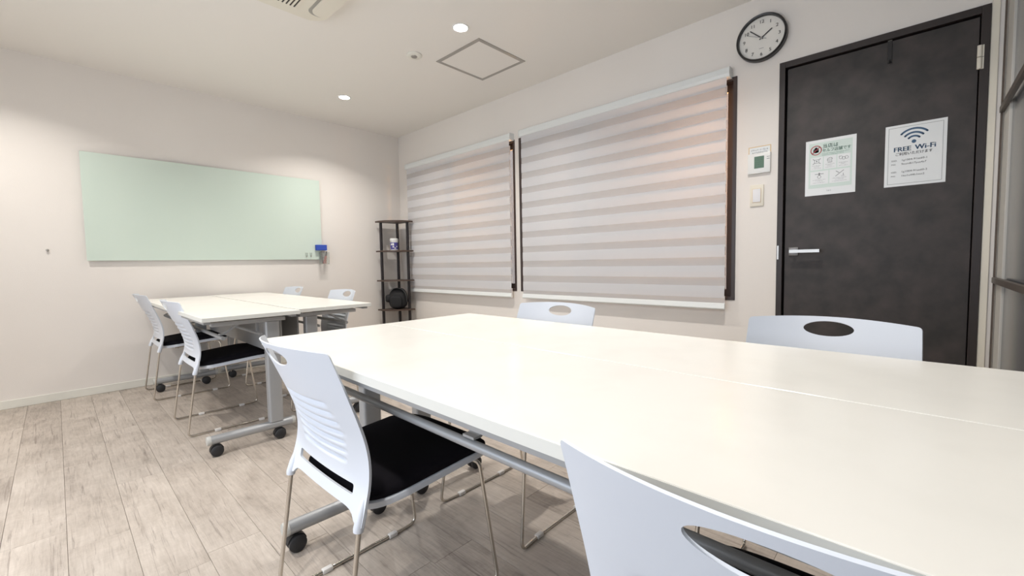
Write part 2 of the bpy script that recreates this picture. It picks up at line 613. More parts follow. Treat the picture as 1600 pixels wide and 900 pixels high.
# zebra blinds: cassette, alternating opaque and sheer bands in two layers, bottom rail
def blind(label, ya, yb):
    r = thing('zebra_blind', label, 'blind', (X1, (ya + yb) / 2, 0.655), 0, 'zebra roller blinds')
    hw = (yb - ya) / 2
    zt = 2.135 - 0.655
    prof = [(-0.0005, zt), (-0.052, zt), (-0.060, zt - 0.006), (-0.062, zt - 0.040), (-0.056, zt - 0.056), (-0.048, zt - 0.060), (-0.0005, zt - 0.060)]
    hb = MB().prism([(p[0], p[1]) for p in prof], -hw, hw, 'y').build('cassette', MT['cassette'], r)
    for s in (-1, 1):
        MB().prism([(p[0] * 1.03 - 0.0005, zt - 0.03 + (p[1] - zt + 0.03) * 1.04) for p in prof], min(s * hw, s * (hw + 0.004)), max(s * hw, s * (hw + 0.004)), 'y').build('end_cap', MT['cassette'], hb)
    fw_ = hw - 0.014
    top, bot = zt - 0.058, 0.028
    per = (top - bot) / 10.7
    op = per * 0.60

    def strip(name, x, bulge, z0, z1, mt, mesh=None):
        if mesh is None:
            vs, fs = [], []
            k = 4
            for i in range(k + 1):
                t = i / k
                xx = -bulge * math.sin(PI * t)
                vs += [(xx, -fw_, (z1 - z0) * t), (xx, fw_, (z1 - z0) * t)]
            for i in range(k):
                fs.append((2 * i, 2 * i + 1, 2 * i + 3, 2 * i + 2))
            nv = len(vs)
            vs += [(a + 0.0005, y, z) for a, y, z in vs]
            fs += [tuple(nv + q for q in reversed(f)) for f in fs[:k]]
            o = MB().add(vs, fs).build(name, mt, r, 30)
        else:
            o = bpy.data.objects.new(name, mesh)
            COL.objects.link(o)
            o.parent = r
        o.location = (x, 0, z0)
        return o.data
    m1 = m2 = m3 = None
    z = top
    strip('top_band', -0.050, 0.0, z - op * 0.75, z, MT['band'])
    z -= op * 0.75
    while z > bot + 0.002:
        z1 = max(bot, z - (per - op))
        if z - z1 > (per - op) * 0.99:
            m2 = strip('sheer_band', -0.050, 0.0, z1, z, MT['sheer'], m2)
            m3 = strip('rear_band', -0.036, 0.0, z1 - 0.014, z + 0.012, MT['backband'], m3)
        else:
            strip('sheer_band', -0.050, 0.0, z1, z, MT['sheer'])
            strip('rear_band', -0.036, 0.0, z1, z + 0.012, MT['backband'])
        z = z1
        if z < bot + 0.002:
            break
        z1 = max(bot, z - op)
        if z - z1 > op * 0.99:
            m1 = strip('fabric_band', -0.0505, 0.0016, z1, z, MT['band'], m1)
        else:
            strip('fabric_band', -0.0505, 0.0016, z1, z, MT['band'])
        z = z1
    MB().prism([(-0.062, -0.004), (-0.056, -0.012), (-0.042, -0.012), (-0.036, -0.002), (-0.039, 0.026), (-0.046, 0.030), (-0.055, 0.026)], -fw_ - 0.003, fw_ + 0.003, 'y').build('bottom_rail', MT['cassette'], r, 40)
    return r


blind('white zebra blind on the window nearest the dark door', 0.868, 2.597)
blind('white zebra blind on the far window, beside the corner rack', 2.715, 4.400)

# ------------------------------------------------------------------ door
d = bpy.data.objects.new('door_1', None)
COL.objects.link(d)
d.location = (X1, (DY[0] + DY[1]) / 2, 0)
struct(d)
hw = (DY[1] - DY[0]) / 2
m = MB()
fwid = 0.030
m.box(-0.012, 0.115, hw - fwid, hw - 0.0008, 0.001, DZ - 0.0008, bev=0.0015)
m.box(-0.012, 0.115, -hw + 0.0008, -hw + fwid, 0.001, DZ - 0.0008, bev=0.0015)
m.box(-0.0115, 0.115, -hw + fwid, hw - fwid, DZ - 0.035, DZ - 0.001, bev=0.0015)
m.build('door_frame', MT['doorframe'], d)
m = MB()
m.box(0.050, 0.115, -hw + fwid, hw - fwid, 0.001, DZ - 0.035)
m.build('door_stop', MT['black'], d)
leaf = MB().box(0.004, 0.044, -hw + fwid + 0.004, hw - fwid - 0.010, 0.008, DZ - 0.043, bev=0.001).build('door_leaf', MT['door'], d)
yc = 0.198   # door centre in y
hy = 0.522 - yc
m = MB().box(-0.004, 0.004, hy - 0.022, hy + 0.026, 0.975, 1.023, bev=0.002)
m.tube([(-0.002, hy - 0.002, 1.0), (-0.046, hy - 0.002, 1.0)], 0.009, 14)
hd = m.build('rosette', MT['rosette'], d, 40)
m = MB()
m.prism([(-0.056, hy + 0.014), (-0.056, hy - 0.128), (-0.047, hy - 0.132), (-0.038, hy - 0.128), (-0.040, hy + 0.004), (-0.046, hy + 0.016)], 0.991, 1.008, 'z')
m.build('lever_handle', MT['silver'], d)
MB().box(-0.0135, -0.0118, hw - 0.012, hw - 0.004, 0.955, 1.035).build('strike_plate', MT['silver'], d)
for z in (0.26, 1.855):
    m = MB()
    for a, c in ((-0.053, -0.001), (0.001, 0.053)):
        m.lathe([(0.004, a), (0.0085, a + 0.001), (0.0085, c - 0.001), (0.004, c)], (-0.0135, -hw + fwid + 0.002, z), 'z', 16)
        m.box(-0.013, -0.011, -hw + fwid - 0.012, -hw + fwid + 0.002, z + a, z + c)
    m.build('hinge', MT['cream'], d, 40)
struct(MB().box(X1 - 0.006, X1 - 0.0005, DY[0] - 0.026, DY[0] - 0.001, 0.001, H - 0.001, bev=0.001).build('trim_1', MT['cream']))
struct(MB().box(X1 - 0.016, X1 - 0.0065, Y0 + 0.001, Y0 + 0.007, 0.001, H - 0.001).build('trim_2', MT['stile_dark']))

# over-door hook
hk = thing('door_hook', 'slim black hook hung over the top of the dark door', 'hook', (X1, 0.129, 2.043), 0)
MB().box(0.0005, 0.0035, -0.009, 0.009, -0.112, 0.000, bev=0.001).build('hook_strip', MT['rim'], hk)
m = MB().box(0.0005, 0.043, -0.009, 0.009, 0.0000, 0.0020)
m.build('hook_clasp', MT['silver'], hk)
m = MB().tube(fillet([(0.001, 0, -0.104), (-0.016, 0, -0.110), (-0.020, 0, -0.098)], 0.01), 0.004, 8)
m.build('hook_tip', MT['rim'], hk, 60)

# ------------------------------------------------------------------ glazed partition behind the camera's right shoulder
pt = bpy.data.objects.new('wall_near', None)
COL.objects.link(pt)
pt.location = (0, Y0, 0)
struct(pt)
n_bay = 4
bw = (X1 + 0.0005 - X0) / n_bay
for i in range(n_bay):
    xa, xb = X0 + i * bw + 0.002, X0 + (i + 1) * bw - 0.001
    m = MB()
    m.box(xb - 0.17, xb, -0.05, -0.004, 0.001, H - 0.001, bev=0.002)
    m.box(xa, xa + 0.075, -0.05, -0.004, 0.001, H - 0.001, bev=0.002)
    m.box(xa + 0.075, xb - 0.17, -0.05, -0.004, 0.001, 0.09)
    m.box(xa + 0.075, xb - 0.17, -0.05, -0.004, H - 0.08, H - 0.001)
    pf = m.build('partition_frame', MT['stile'], pt)
    MB().box(xa + 0.075, xb - 0.17, -0.022, -0.012, 0.09, H - 0.08).build('glazing', MT['pgrey'], pf)
    for z in (0.845, 1.602):
        MB().box(xa + 0.004, xb - 0.018, -0.0035, 0.012, z - 0.013, z + 0.013, bev=0.002).build('cross_rail', MT['rail'], pf)


# ------------------------------------------------------------------ ceiling fittings
def downlight(x, y, label):
    r = thing('downlight', label, 'ceiling light', (x, y, H), 0, 'recessed downlights')
    MB().lathe([(0.056, -0.0005), (0.056, -0.003), (0.050, -0.006), (0.044, -0.004), (0.044, -0.0005)], n=40, caps=False).build('trim_ring', MT['whiteplastic'], r, 40)
    MB().lathe([(0.043, -0.001), (0.043, -0.004), (0.0, -0.0065)], n=40).build('lens', MT['lens'], r, 40)
    l = bpy.data.lights.new('downlight_beam', 'AREA')
    l.shape, l.size, l.energy, l.color = 'DISK', 0.085, LAMP_W, LAMP_COL
    l.spread = math.radians(128)
    o = bpy.data.objects.new('downlight_beam', l)
    COL.objects.link(o)
    o.parent = r
    o.location = (0, 0, -0.012)


downlight(1.90, 2.21, 'lit round downlight beside the square ceiling hatch')
downlight(1.90, 3.85, 'lit round downlight nearest the far corner of the ceiling')
downlight(1.90, 0.57, 'lit round downlight above the front tables, near the door')
downlight(-0.30, 3.85, 'lit round downlight near the left end of the far wall')
downlight(-0.30, 2.21, 'lit round downlight left of the ceiling air conditioner')
downlight(-0.30, 0.57, 'lit round downlight in the ceiling near the camera, left side')

r = thing('ceiling_detector', 'small unlit white round fitting on the ceiling between the two lit downlights', 'detector', (1.897, 2.735, H))
MB().lathe([(0.057, -0.0005), (0.057, -0.006), (0.050, -0.011), (0.030, -0.012)], n=36).build('base_plate', MT['trim'], r, 40)
MB().lathe([(0.024, -0.0122), (0.020, -0.017), (0.008, -0.019), (0.0, -0.019)], n=24).build('sensor', MT['alu'], r, 40)

r = thing('ceiling_hatch', 'square ceiling access hatch with a grey metal edge', 'hatch', (2.311, 2.462, H))
m = MB()
a, w = 0.240, 0.027
m.box(-a, a, a - w, a, -0.004, -0.0005).box(-a, a, -a, -a + w, -0.004, -0.0005)
m.box(-a, -a + w, -a + w, a - w, -0.004, -0.0005).box(a - w, a, -a + w, a - w, -0.004, -0.0005)
m.build('hatch_frame', MT['alu'], r)
MB().box(-a + w + 0.001, a - w - 0.001, -a + w + 0.001, a - w - 0.001, -0.0035, -0.0005).build('hatch_panel', MT['ceiling'], r)

# ceiling cassette air conditioner
r = thing('air_conditioner', 'ivory cassette air conditioner set in the ceiling with a slotted grille', 'air conditioner', (0.755, 2.30, H))
A = 0.475
m = MB().prism(rrect(-A, A, -A, A, 0.10, 8), -0.022, -0.0005, 'z')
m.build('panel', MT['ac'], r, 30)
MB().prism(rrect(-A + 0.06, A - 0.062, -A + 0.05, A - 0.052, 0.10, 10), -0.040, -0.0225, 'z').build('front_cover', MT['ac'], r, 30)
m = MB().prism(rrect(A - 0.115, A - 0.018, -A + 0.14, A - 0.125, 0.046, 8), -0.048, -0.0405, 'z')
m.build('louver_flap', MT['ac'], r, 30)
MB().prism(rrect(A - 0.132, A - 0.020, -A + 0.125, A - 0.108, 0.05, 8), -0.0412, -0.0402, 'z').build('air_slot', MT['alu'], r)
gr = MB().box(-0.31, 0.287, -0.36, 0.36, -0.0410, -0.0402).build('grille_back', MT['slot'], r)
bar = None
k = 0
x = -0.305
while x < 0.29:
    if bar is None:
        o = MB().box(-0.0055, 0.0055, -0.36, 0.36, -0.0445, -0.0411).build('grille_slat', MT['ac'], gr)
        bar = o.data
    else:
        o = bpy.data.objects.new('grille_slat', bar)
        COL.objects.link(o)
        o.parent = gr
    o.location = (x, 0, 0)
    x += 0.021

# ------------------------------------------------------------------ glass writing board on the far wall
r = thing('glass_board', 'long pale green frameless glass writing board on the far wall', 'board', (1.06, Y1, 1.035))
MB().box(-0.885, 0.897, -0.026, -0.020, 0, 0.825, bev=0.0015).build('glass_sheet', MT['board'], r)
for x in (-0.80, 0.80):
    for z in (0.07, 0.755):
        MB().lathe([(0.012, -0.020), (0.012, -0.0005)], (x, 0, z), 'y', 16).build('standoff', MT['whiteplastic'], r, 40)
for i, x in enumerate((1.795, 1.838)):
    q = thing('clear_hook', ('left' if i == 0 else 'right') + ' one of two small clear hooks low on the green board', 'hook', (x, Y1 - 0.0265, 1.075), 0, 'clear hooks on the green board')
    m = MB().prism([(-0.013, 0.03), (0.013, 0.03), (0.010, 0.0), (0.0, -0.018), (-0.010, 0.0)], -0.004, -0.0003, 'y')
    m.build('hook_plate', MT['acrylic'], q)
    MB().tube(fillet([(0, -0.004, -0.006), (0, -0.016, -0.012), (0, -0.018, 0.004)], 0.006), 0.0035, 8).build('hook_tip', MT['alu'], q, 60)
e = MB()
e.box(-0.060, 0.052, -0.034, -0.001, -0.028, 0.030, bev=0.004)
er = e.build('board_eraser', MT['sponge'])
er.location = (1.945, Y1 - 0.0265, 1.158)
tag(er, 'bright blue felt board eraser at the lower right corner of the green board', 'eraser')
q = thing('marker_cup', 'clear acrylic pen cup fixed under the blue eraser', 'cup', (1.965, Y1, 0.985))
m = MB()
m.box(-0.045, 0.045, -0.080, -0.078, 0, 0.125).box(-0.045, 0.045, -0.030, -0.028, 0, 0.13)
m.box(-0.045, -0.043, -0.078, -0.030, 0, 0.125).box(0.043, 0.045, -0.078, -0.030, 0, 0.125).box(-0.043, 0.043, -0.078, -0.030, 0, 0.002)
m.box(-0.012, 0.012, -0.028, -0.0005, 0.06, 0.075)
m.build('cup_body', MT['acrylic'], q)


def marker(label, dx, tilt, mt):
    z0 = 0.990
    q = thing('marker_pen', label, 'pen', (1.965 + dx, Y1 - 0.054, z0), 0, 'pens in the acrylic cup')
    q.rotation_euler = (0, tilt, 0)
    MB().lathe([(0.005, 0), (0.007, 0.004), (0.007, 0.085)], n=12).build('barrel', mt, q, 40)
    MB().lathe([(0.008, 0.0852), (0.008, 0.125), (0.005, 0.130)], n=12).build('pen_cap', MT['marker_dark'], q, 40)


marker('red marker pen leaning right in the clear pen cup', -0.010, 0.30, MT['marker_red'])
marker('orange-red marker pen standing upright in the clear pen cup', 0.012, 0.12, mat('orange_marker', (0.50, 0.16, 0.10), 0.4))
marker('dark marker pen leaning left in the clear pen cup', -0.018, -0.10, MT['marker_dark'])

q = thing('wall_nail', 'tiny grey nail in the bare wall left of the green board', 'nail', (-0.026, Y1, 1.114))
MB().lathe([(0.004, -0.0005), (0.004, -0.010)], (0, 0, 0), 'y', 10).build('shank', MT['alu'], q, 40)
MB().lathe([(0.009, -0.0102), (0.009, -0.013), (0.004, -0.015)], (0, 0, 0), 'y', 14).build('nail_head', MT['alu'], q, 40)

# ------------------------------------------------------------------ clock
r = thing('wall_clock', 'round black-rimmed wall clock with a white dial above the door corner', 'clock', (X1, 0.702, 2.255))
MB().lathe([(0.126, -0.0005), (0.132, -0.004), (0.132, -0.036), (0.127, -0.040), (0.121, -0.038), (0.119, -0.020), (0.119, -0.0005), (0.126, -0.0005)], (0, 0, 0), 'x', 72, caps=False).build('rim', MT['rim'], r, 40)
MB().lathe([(0.1195, -0.0195), (0.0, -0.0200)], (0, 0, 0), 'x', 64).build('dial', MT['dial'], r)
for h in range(1, 13):
    m = MB()
    a = math.radians(90 - 30 * h)
    put_text(m, str(h), 0.027, 0.092 * math.cos(a), 0.092 * math.sin(a), -0.0206, bold=0.0007)
    m.build('numeral', MT['numeral'], r)
m = MB()
flat(m, stroke((-0.012, -0.058), (0.012, -0.058), 0.002), -0.0206)
m.build('dial_mark', MT['greyink'], r)


def hand(name, hours, back, length, w, x, mt):
    a = math.radians(90 - 30 * hours)
    dv = (math.cos(a), math.sin(a))
    mm = MB()
    p = stroke((-dv[0] * back, -dv[1] * back), (dv[0] * length, dv[1] * length), w)
    mm.prism([(-u, v) for u, v in p], x - 0.001, x, 'x')
    mm.build(name, mt, r)


hand('hour_hand', 1.87, 0.012, 0.066, 0.0065, -0.0225, MT['ink'])
hand('minute_hand', 10.45, 0.012, 0.082, 0.0055, -0.0245, MT['ink'])
hand('second_hand', 9.85, 0.030, 0.085, 0.0018, -0.0265, MT['greyink'])
MB().lathe([(0.005, -0.0205), (0.005, -0.0285), (0.002, -0.0295)], (0, 0, 0), 'x', 16).build('hub', MT['silver'], r, 40)

# ------------------------------------------------------------------ thermostat, note, switch
r = thing('wall_controller', 'white square air conditioner controller with a grey-green display, left of the door', 'controller', (X1, 0.707, 1.532))
MB().box(-0.018, -0.0005, -0.061, 0.061, -0.060, 0.060, bev=0.004).build('body', MT['whiteplastic'], r, 30)
MB().box(-0.0195, -0.0181, -0.028, 0.024, -0.030, 0.040).build('display', MT['lcd'], r)
m = MB()
g = random.Random(5)
for v in (0.028, 0.018, 0.004, -0.008, -0.020):
    scribble(m, -0.020, 0.022, v, 0.006, -0.0199, g)
m.build('display_digits', MT['lcdink'], r)
MB().box(-0.0195, -0.0181, -0.016, 0.016, -0.049, -0.041, bev=0.0005).build('button', MT['whiteplastic'], r)
m = MB()
for k in range(2):
    flat(m, rect(0.042, 0.058, 0.030 - k * 0.012, 0.033 - k * 0.012), -0.0186)
m.build('button_mark', MT['greyink'], r)

r = thing('notice_label', 'small gold-bordered paper notice just above the wall controller', 'notice', (X1, 0.707, 1.607))
MB().box(-0.0015, -0.0005, -0.060, 0.060, -0.028, 0.028).build('paper', MT['paper'], r)
m = MB()
for a, c, e_, f in ((-0.060, 0.060, 0.0235, 0.028), (-0.060, 0.060, -0.028, -0.0235), (-0.060, -0.0555, -0.0235, 0.0235), (0.0555, 0.060, -0.0235, 0.0235)):
    flat(m, rect(a, c, e_, f), -0.0019)
m.build('border', MT['goldink'], r)
m = MB()
scribble(m, -0.046, 0.047, 0.007, 0.009, -0.0019, g)
m.build('lettering', MT['ink'], r)
m = MB()
scribble(m, -0.040, 0.040, -0.008, 0.009, -0.0019, g)
m.build('lettering', MT['ink'], r)

r = thing('light_switch', 'cream light switch plate with one pale rocker, under the wall controller', 'switch', (X1, 0.718, 1.342))
MB().box(-0.009, -0.0005, -0.037, 0.037, -0.064, 0.064, bev=0.003).build('plate', MT['cream'], r, 30)
MB().box(-0.0100, -0.0091, -0.024, 0.024, -0.042, 0.042).build('rocker_frame', MT['goldink'], r)
MB().box(-0.0125, -0.0101, -0.022, 0.022, -0.040, 0.040, bev=0.001).build('rocker', MT['switchkey'], r, 30)

# ------------------------------------------------------------------ signs on the door (face -X, pinned 1 mm off the leaf)
XS = X1 + 0.0035
r = thing('rules_sign', 'laminated mint green sign with small pictograms and a red prohibition mark on the door', 'sign', (XS, 0.363, 1.460))
MB().box(-0.0012, -0.0002, -0.112, 0.112, -0.152, 0.152).build('sheet', MT['paper'], r)
m = MB()
flat(m, rect(-0.096, 0.096, -0.112, 0.136), -0.0016)
m.build('mint_field', MT['mint'], r)
cells = [(-0.088, -0.032, -0.012, 0.058), (-0.028, 0.028, -0.012, 0.058), (0.032, 0.088, -0.012, 0.058), (-0.088, -0.006, -0.092, -0.020), (-0.001, 0.088, -0.092, -0.020)]
m = MB()
for c in cells:
    flat(m, rect(*c), -0.0020)
m.build('pictogram_field', MT['paper'], r)
m = MB()
put_text(m, '当店は', 0.024, -0.036, 0.112, -0.0022, 'LEFT', bold=0.0004)
put_text(m, 'セルフ店舗です', 0.021, -0.036, 0.089, -0.0022, 'LEFT', 0.86, bold=0.0004)
scribble(m, -0.036, 0.086, 0.073, 0.005, -0.0022, g)
scribble(m, -0.036, 0.060, 0.065, 0.005, -0.0022, g)
m.build('heading', MT['greenink'], r)
m = MB()
flat(m, arc_band((-0.064, 0.096), 0.024, 0.0042, 0, 360, 36), -0.0024)
flat(m, stroke((-0.047, 0.113), (-0.081, 0.079), 0.004), -0.0024)
m.build('prohibition_ring', MT['redink'], r)
m = MB()
flat(m, disc((-0.064, 0.095), 0.013), -0.0021)
flat(m, rect(-0.076, -0.052, 0.084, 0.094), -0.0021)
flat(m, disc((-0.064, 0.106), 0.0065), -0.0021)
m.build('figure', MT['ink'], r)
m = MB()
for (a, c, e_, f) in cells:
    uc, vc = (a + c) / 2, f - 0.023
    if e_ < -0.05 and a > -0.01:
        flat(m, stroke((uc - 0.018, vc - 0.015), (uc + 0.018, vc + 0.015), 0.003), -0.0022)
        flat(m, stroke((uc - 0.016, vc + 0.013), (uc - 0.002, vc + 0.002), 0.003), -0.0022)
        flat(m, stroke((uc + 0.016, vc - 0.002), (uc + 0.016, vc - 0.014), 0.0025), -0.0022)
        flat(m, rect(uc + 0.006, uc + 0.022, vc - 0.016, vc - 0.0145), -0.0022)
    elif e_ < -0.05:
        flat(m, rect(uc - 0.020, uc + 0.020, vc + 0.006, vc + 0.009), -0.0022)
        flat(m, rect(uc - 0.003, uc + 0.003, vc - 0.002, vc + 0.014), -0.0022)
        flat(m, arc_band((uc, vc - 0.008), 0.008, 0.002, 0, 360), -0.0022)
    elif a < -0.05:
        for sx, sy_ in ((1, 1), (1, -1), (-1, 1), (-1, -1)):
            flat(m, stroke((uc + sx * 0.009, vc + sy_ * 0.008), (uc + sx * 0.018, vc + sy_ * 0.014), 0.003), -0.0022)
        for q in (rect(uc - 0.011, uc + 0.011, vc + 0.008, vc + 0.010), rect(uc - 0.011, uc + 0.011, vc - 0.010, vc - 0.008), rect(uc - 0.011, uc - 0.009, vc - 0.008, vc + 0.008), rect(uc + 0.009, uc + 0.011, vc - 0.008, vc + 0.008), rect(uc - 0.003, uc + 0.003, vc - 0.003, vc + 0.004)):
            flat(m, q, -0.0022)
    elif a < 0:
        flat(m, arc_band((uc, vc), 0.012, 0.0022, 20, 200), -0.0022)
        for dx in (-0.008, 0, 0.008):
            flat(m, rect(uc + dx - 0.001, uc + dx + 0.001, vc - 0.013, vc + 0.008), -0.0022)
        flat(m, rect(uc - 0.010, uc + 0.010, vc - 0.014, vc - 0.012), -0.0022)
    else:
        for q in ((-0.012, 0.004), (0.000, 0.0), (0.012, 0.002)):
            flat(m, arc_band((uc + q[0], vc + q[1]), 0.0075, 0.0018, 0, 360), -0.0022)
        flat(m, stroke((uc - 0.022, vc + 0.010), (uc - 0.016, vc + 0.013), 0.002), -0.0022)
    w = (c - a) * 0.36
    scribble(m, uc - w, uc + w, e_ + 0.025, 0.0045, -0.0022, g)
    scribble(m, uc - w * 0.6, uc + w * 0.6, e_ + 0.018, 0.0045, -0.0022, g)
    scribble(m, uc - w, uc + w, e_ + 0.009, 0.0035, -0.0022, g)
m.build('pictograms', MT['greyink'], r)
m = MB()
scribble(m, -0.012, 0.012, -0.130, 0.007, -0.0016, g)
m.build('footer_mark', MT['greyink'], r)

r = thing('wifi_sign', 'laminated white sign with blue wave symbol and FREE Wi-Fi lettering on the door', 'sign', (XS, 0.024, 1.465))
MB().box(-0.0012, -0.0002, -0.1115, 0.1115, -0.152, 0.152).build('sheet', MT['paper'], r)
m = MB()
for q in (rect(-0.099, 0.099, 0.1385, 0.140), rect(-0.099, 0.099, -0.140, -0.1385), rect(-0.099, -0.0975, -0.1385, 0.1385), rect(0.0975, 0.099, -0.1385, 0.1385)):
    flat(m, q, -0.0016)
m.build('border', MT['greyink'], r)
m = MB()
c0 = (-0.004, 0.062)
flat(m, disc(c0, 0.0085), -0.0018)
for rad in (0.026, 0.044, 0.063):
    flat(m, arc_band(c0, rad, 0.0085, 42, 138), -0.0018)
    for a in (42, 138):
        flat(m, disc((c0[0] + rad * math.cos(math.radians(a)), c0[1] + rad * math.sin(math.radians(a))), 0.00425, 12), -0.0018)
m.build('wave_symbol', MT['blueink'], r)
m = MB()
put_text(m, 'FREE', 0.031, -0.046, 0.030, -0.0018, sx=1.02, bold=0.0011)
put_text(m, 'Wi-Fi', 0.033, 0.038, 0.031, -0.0018, sx=1.0, bold=0.0011)
m.build('heading', MT['blueink'], r)
m = MB()
put_text(m, 'ご利用いただけます', 0.0165, -0.004, 0.006, -0.0018, sx=0.92, bold=0.0003)
for v, a, t in ((-0.024, 'SSID:', '1g1004-91aa60-1'), (-0.043, 'PW:', '9sum8i17yus4a7'), (-0.081, 'SSID:', '1g1004-91aa60-2'), (-0.101, 'PW:', '1ku1u44h1mn2')):
    m.build('lettering', MT['ink'], r)
    m = MB()
    put_text(m, a, 0.0105, -0.086, v, -0.0018, 'LEFT')
    m.build('lettering', MT['ink'], r)
    m = MB()
    put_text(m, t, 0.0125, -0.048, v, -0.0018, 'LEFT', 1.1)
m.build('lettering', MT['ink'], r)

# ------------------------------------------------------------------ corner rack
rk = thing('corner_rack', 'tall dark brown corner rack with curved open shelves in the room corner', 'rack', (X1 - 0.067, Y1 - 0.052, 0))
RW = 0.305
quarter = [(0.0, 0.0), (-RW, 0.0)]
for k in range(0, 13):
    a = PI + PI / 2 * k / 12
    quarter.append((-0.055 + (RW - 0.055) * math.cos(a), -0.055 + (RW - 0.055) * math.sin(a)))
quarter.append((0.0, -RW))
quarter = [quarter[0], quarter[1]] + quarter[2:]
SHELF_Z = (0.10, 0.435, 0.775, 1.115, 1.455)
for z in SHELF_Z:
    m = MB().prism(quarter, z, z + 0.016, 'z')
    m.build('shelf', MT['shelf'], rk)
lv = [0.0] + [z for z in SHELF_Z]
for px, py in ((-0.040, -0.040), (-RW + 0.045, -0.045), (-0.045, -RW + 0.045)):
    m = MB()
    for a, c in zip((0.001, 0.1165, 0.4515, 0.7915, 1.1315), (0.0995, 0.4345, 0.7745, 1.1145, 1.4545)):
        m.tube([(px, py, a), (px, py, c)], 0.0165, 14)
    m.build('post', MT['post'], rk, 40)

q = thing('wipes_canister', 'white lidded canister with a violet label on the corner rack', 'canister', (X1 - 0.217, Y1 - 0.192, 1.1312))
MB().lathe([(0.040, 0), (0.045, 0.003), (0.045, 0.102), (0.041, 0.106)], n=32).build('jar', MT['whiteplastic'], q, 40)
MB().lathe([(0.046, 0.1065), (0.047, 0.109), (0.047, 0.133), (0.042, 0.139), (0.0, 0.140)], n=32).build('lid', MT['whiteplastic'], q, 40)
m = MB()
vs, fs = [], []
n = 24
for k in range(n + 1):
    a = math.radians(130 + 200 * k / n)
    for z in (0.012, 0.092):
        vs.append((0.0456 * math.cos(a), 0.0456 * math.sin(a), z))
for k in range(n):
    for z in (0,):
        fs.append((2 * k, 2 * k + 2, 2 * k + 3, 2 * k + 1))
m.add(vs, fs)
m.build('label_wrap', MT['purple'], q, 60)
m = MB()
for (a0, a1, z0, z1) in ((150, 166, 0.02, 0.085), (170, 180, 0.02, 0.03), (188, 210, 0.060, 0.080), (214, 236, 0.035, 0.048), (214, 236, 0.056, 0.084), (240, 262, 0.02, 0.032), (266, 290, 0.04, 0.05)):
    vs, fs = [], []
    for k in range(7):
        a = math.radians(a0 + (a1 - a0) * k / 6)
        for z in (z0, z1):
            vs.append((0.0461 * math.cos(a), 0.0461 * math.sin(a), z))
    for k in range(6):
        fs.append((2 * k, 2 * k + 2, 2 * k + 3, 2 * k + 1))
    m.add(vs, fs)
m.build('label_print', MT['whiteplastic'], q, 60)


def blob(rx, ry, rz_, c, p=3.2, nu=20, nv=14, squash=None):
    vs, fs = [], []
    def sg(t):
        return math.copysign(abs(t) ** (2 / p), t)
    for i in range(nv + 1):
        th = -PI / 2 + PI * i / nv
        for j in range(nu):
            ph = 2 * PI * j / nu
            x, y, z = sg(math.cos(th)) * sg(math.cos(ph)) * rx, sg(math.cos(th)) * sg(math.sin(ph)) * ry, sg(math.sin(th)) * rz_
            if squash:
                x, y, z = squash(x, y, z)
            vs.append((x + c[0], y + c[1], z + c[2]))
    for i in range(nv):
        for j in range(nu):
            fs.append((i * nu + j, i * nu + (j + 1) % nu, (i + 1) * nu + (j + 1) % nu, (i + 1) * nu + j))
    return vs, fs


q = thing('shoulder_bag', 'small black nylon bag with a strap on a low shelf of the corner rack', 'bag', (X1 - 0.207, Y1 - 0.202, 0.4512), math.radians(-45))
q.scale = (1.14, 1.0, 0.99)
body = lambda x, y, z: (x * (1 - 0.22 * max(0, z / 0.122) ** 2), y * (1 - 0.25 * max(0, z / 0.122)), z)
m = MB().add(*blob(0.094, 0.066, 0.122, (0.012, 0.0, 0.1225), 3.0, squash=body))
m.build('bag_body', MT['bag'], q, 70)
m = MB().add(*blob(0.034, 0.050, 0.046, (-0.080, -0.010, 0.125), 3.0))
m.build('side_pocket', MT['bag'], q, 70)
m = MB().add(*blob(0.062, 0.022, 0.070, (0.000, -0.060, 0.085), 3.6))
m.build('front_pocket', MT['bag'], q, 70)
st = fillet([(-0.045, 0, 0.236), (0.010, 0, 0.252), (0.070, 0, 0.240), (0.106, 0, 0.175), (0.112, 0, 0.085)], 0.05, 6)
vs, fs = [], []
for k, p in enumerate(st):
    t = k / (len(st) - 1)
    for dy in (-0.066 - 0.008 * t, -0.004):
        vs.append((p.x, dy, p.z))
    for dy in (-0.004, -0.066 - 0.008 * t):
        vs.append((p.x - 0.004, dy, p.z - 0.006))
for i in range(len(st) - 1):
    for j in range(4):
        fs.append((4 * i + j, 4 * i + (j + 1) % 4, 4 * i + 4 + (j + 1) % 4, 4 * i + 4 + j))
fs += [(0, 1, 2, 3), tuple(4 * (len(st) - 1) + j for j in (3, 2, 1, 0))]
MB().add(vs, fs).build('strap', MT['strap'], q)


# ------------------------------------------------------------------ tables
TZ = 0.7225


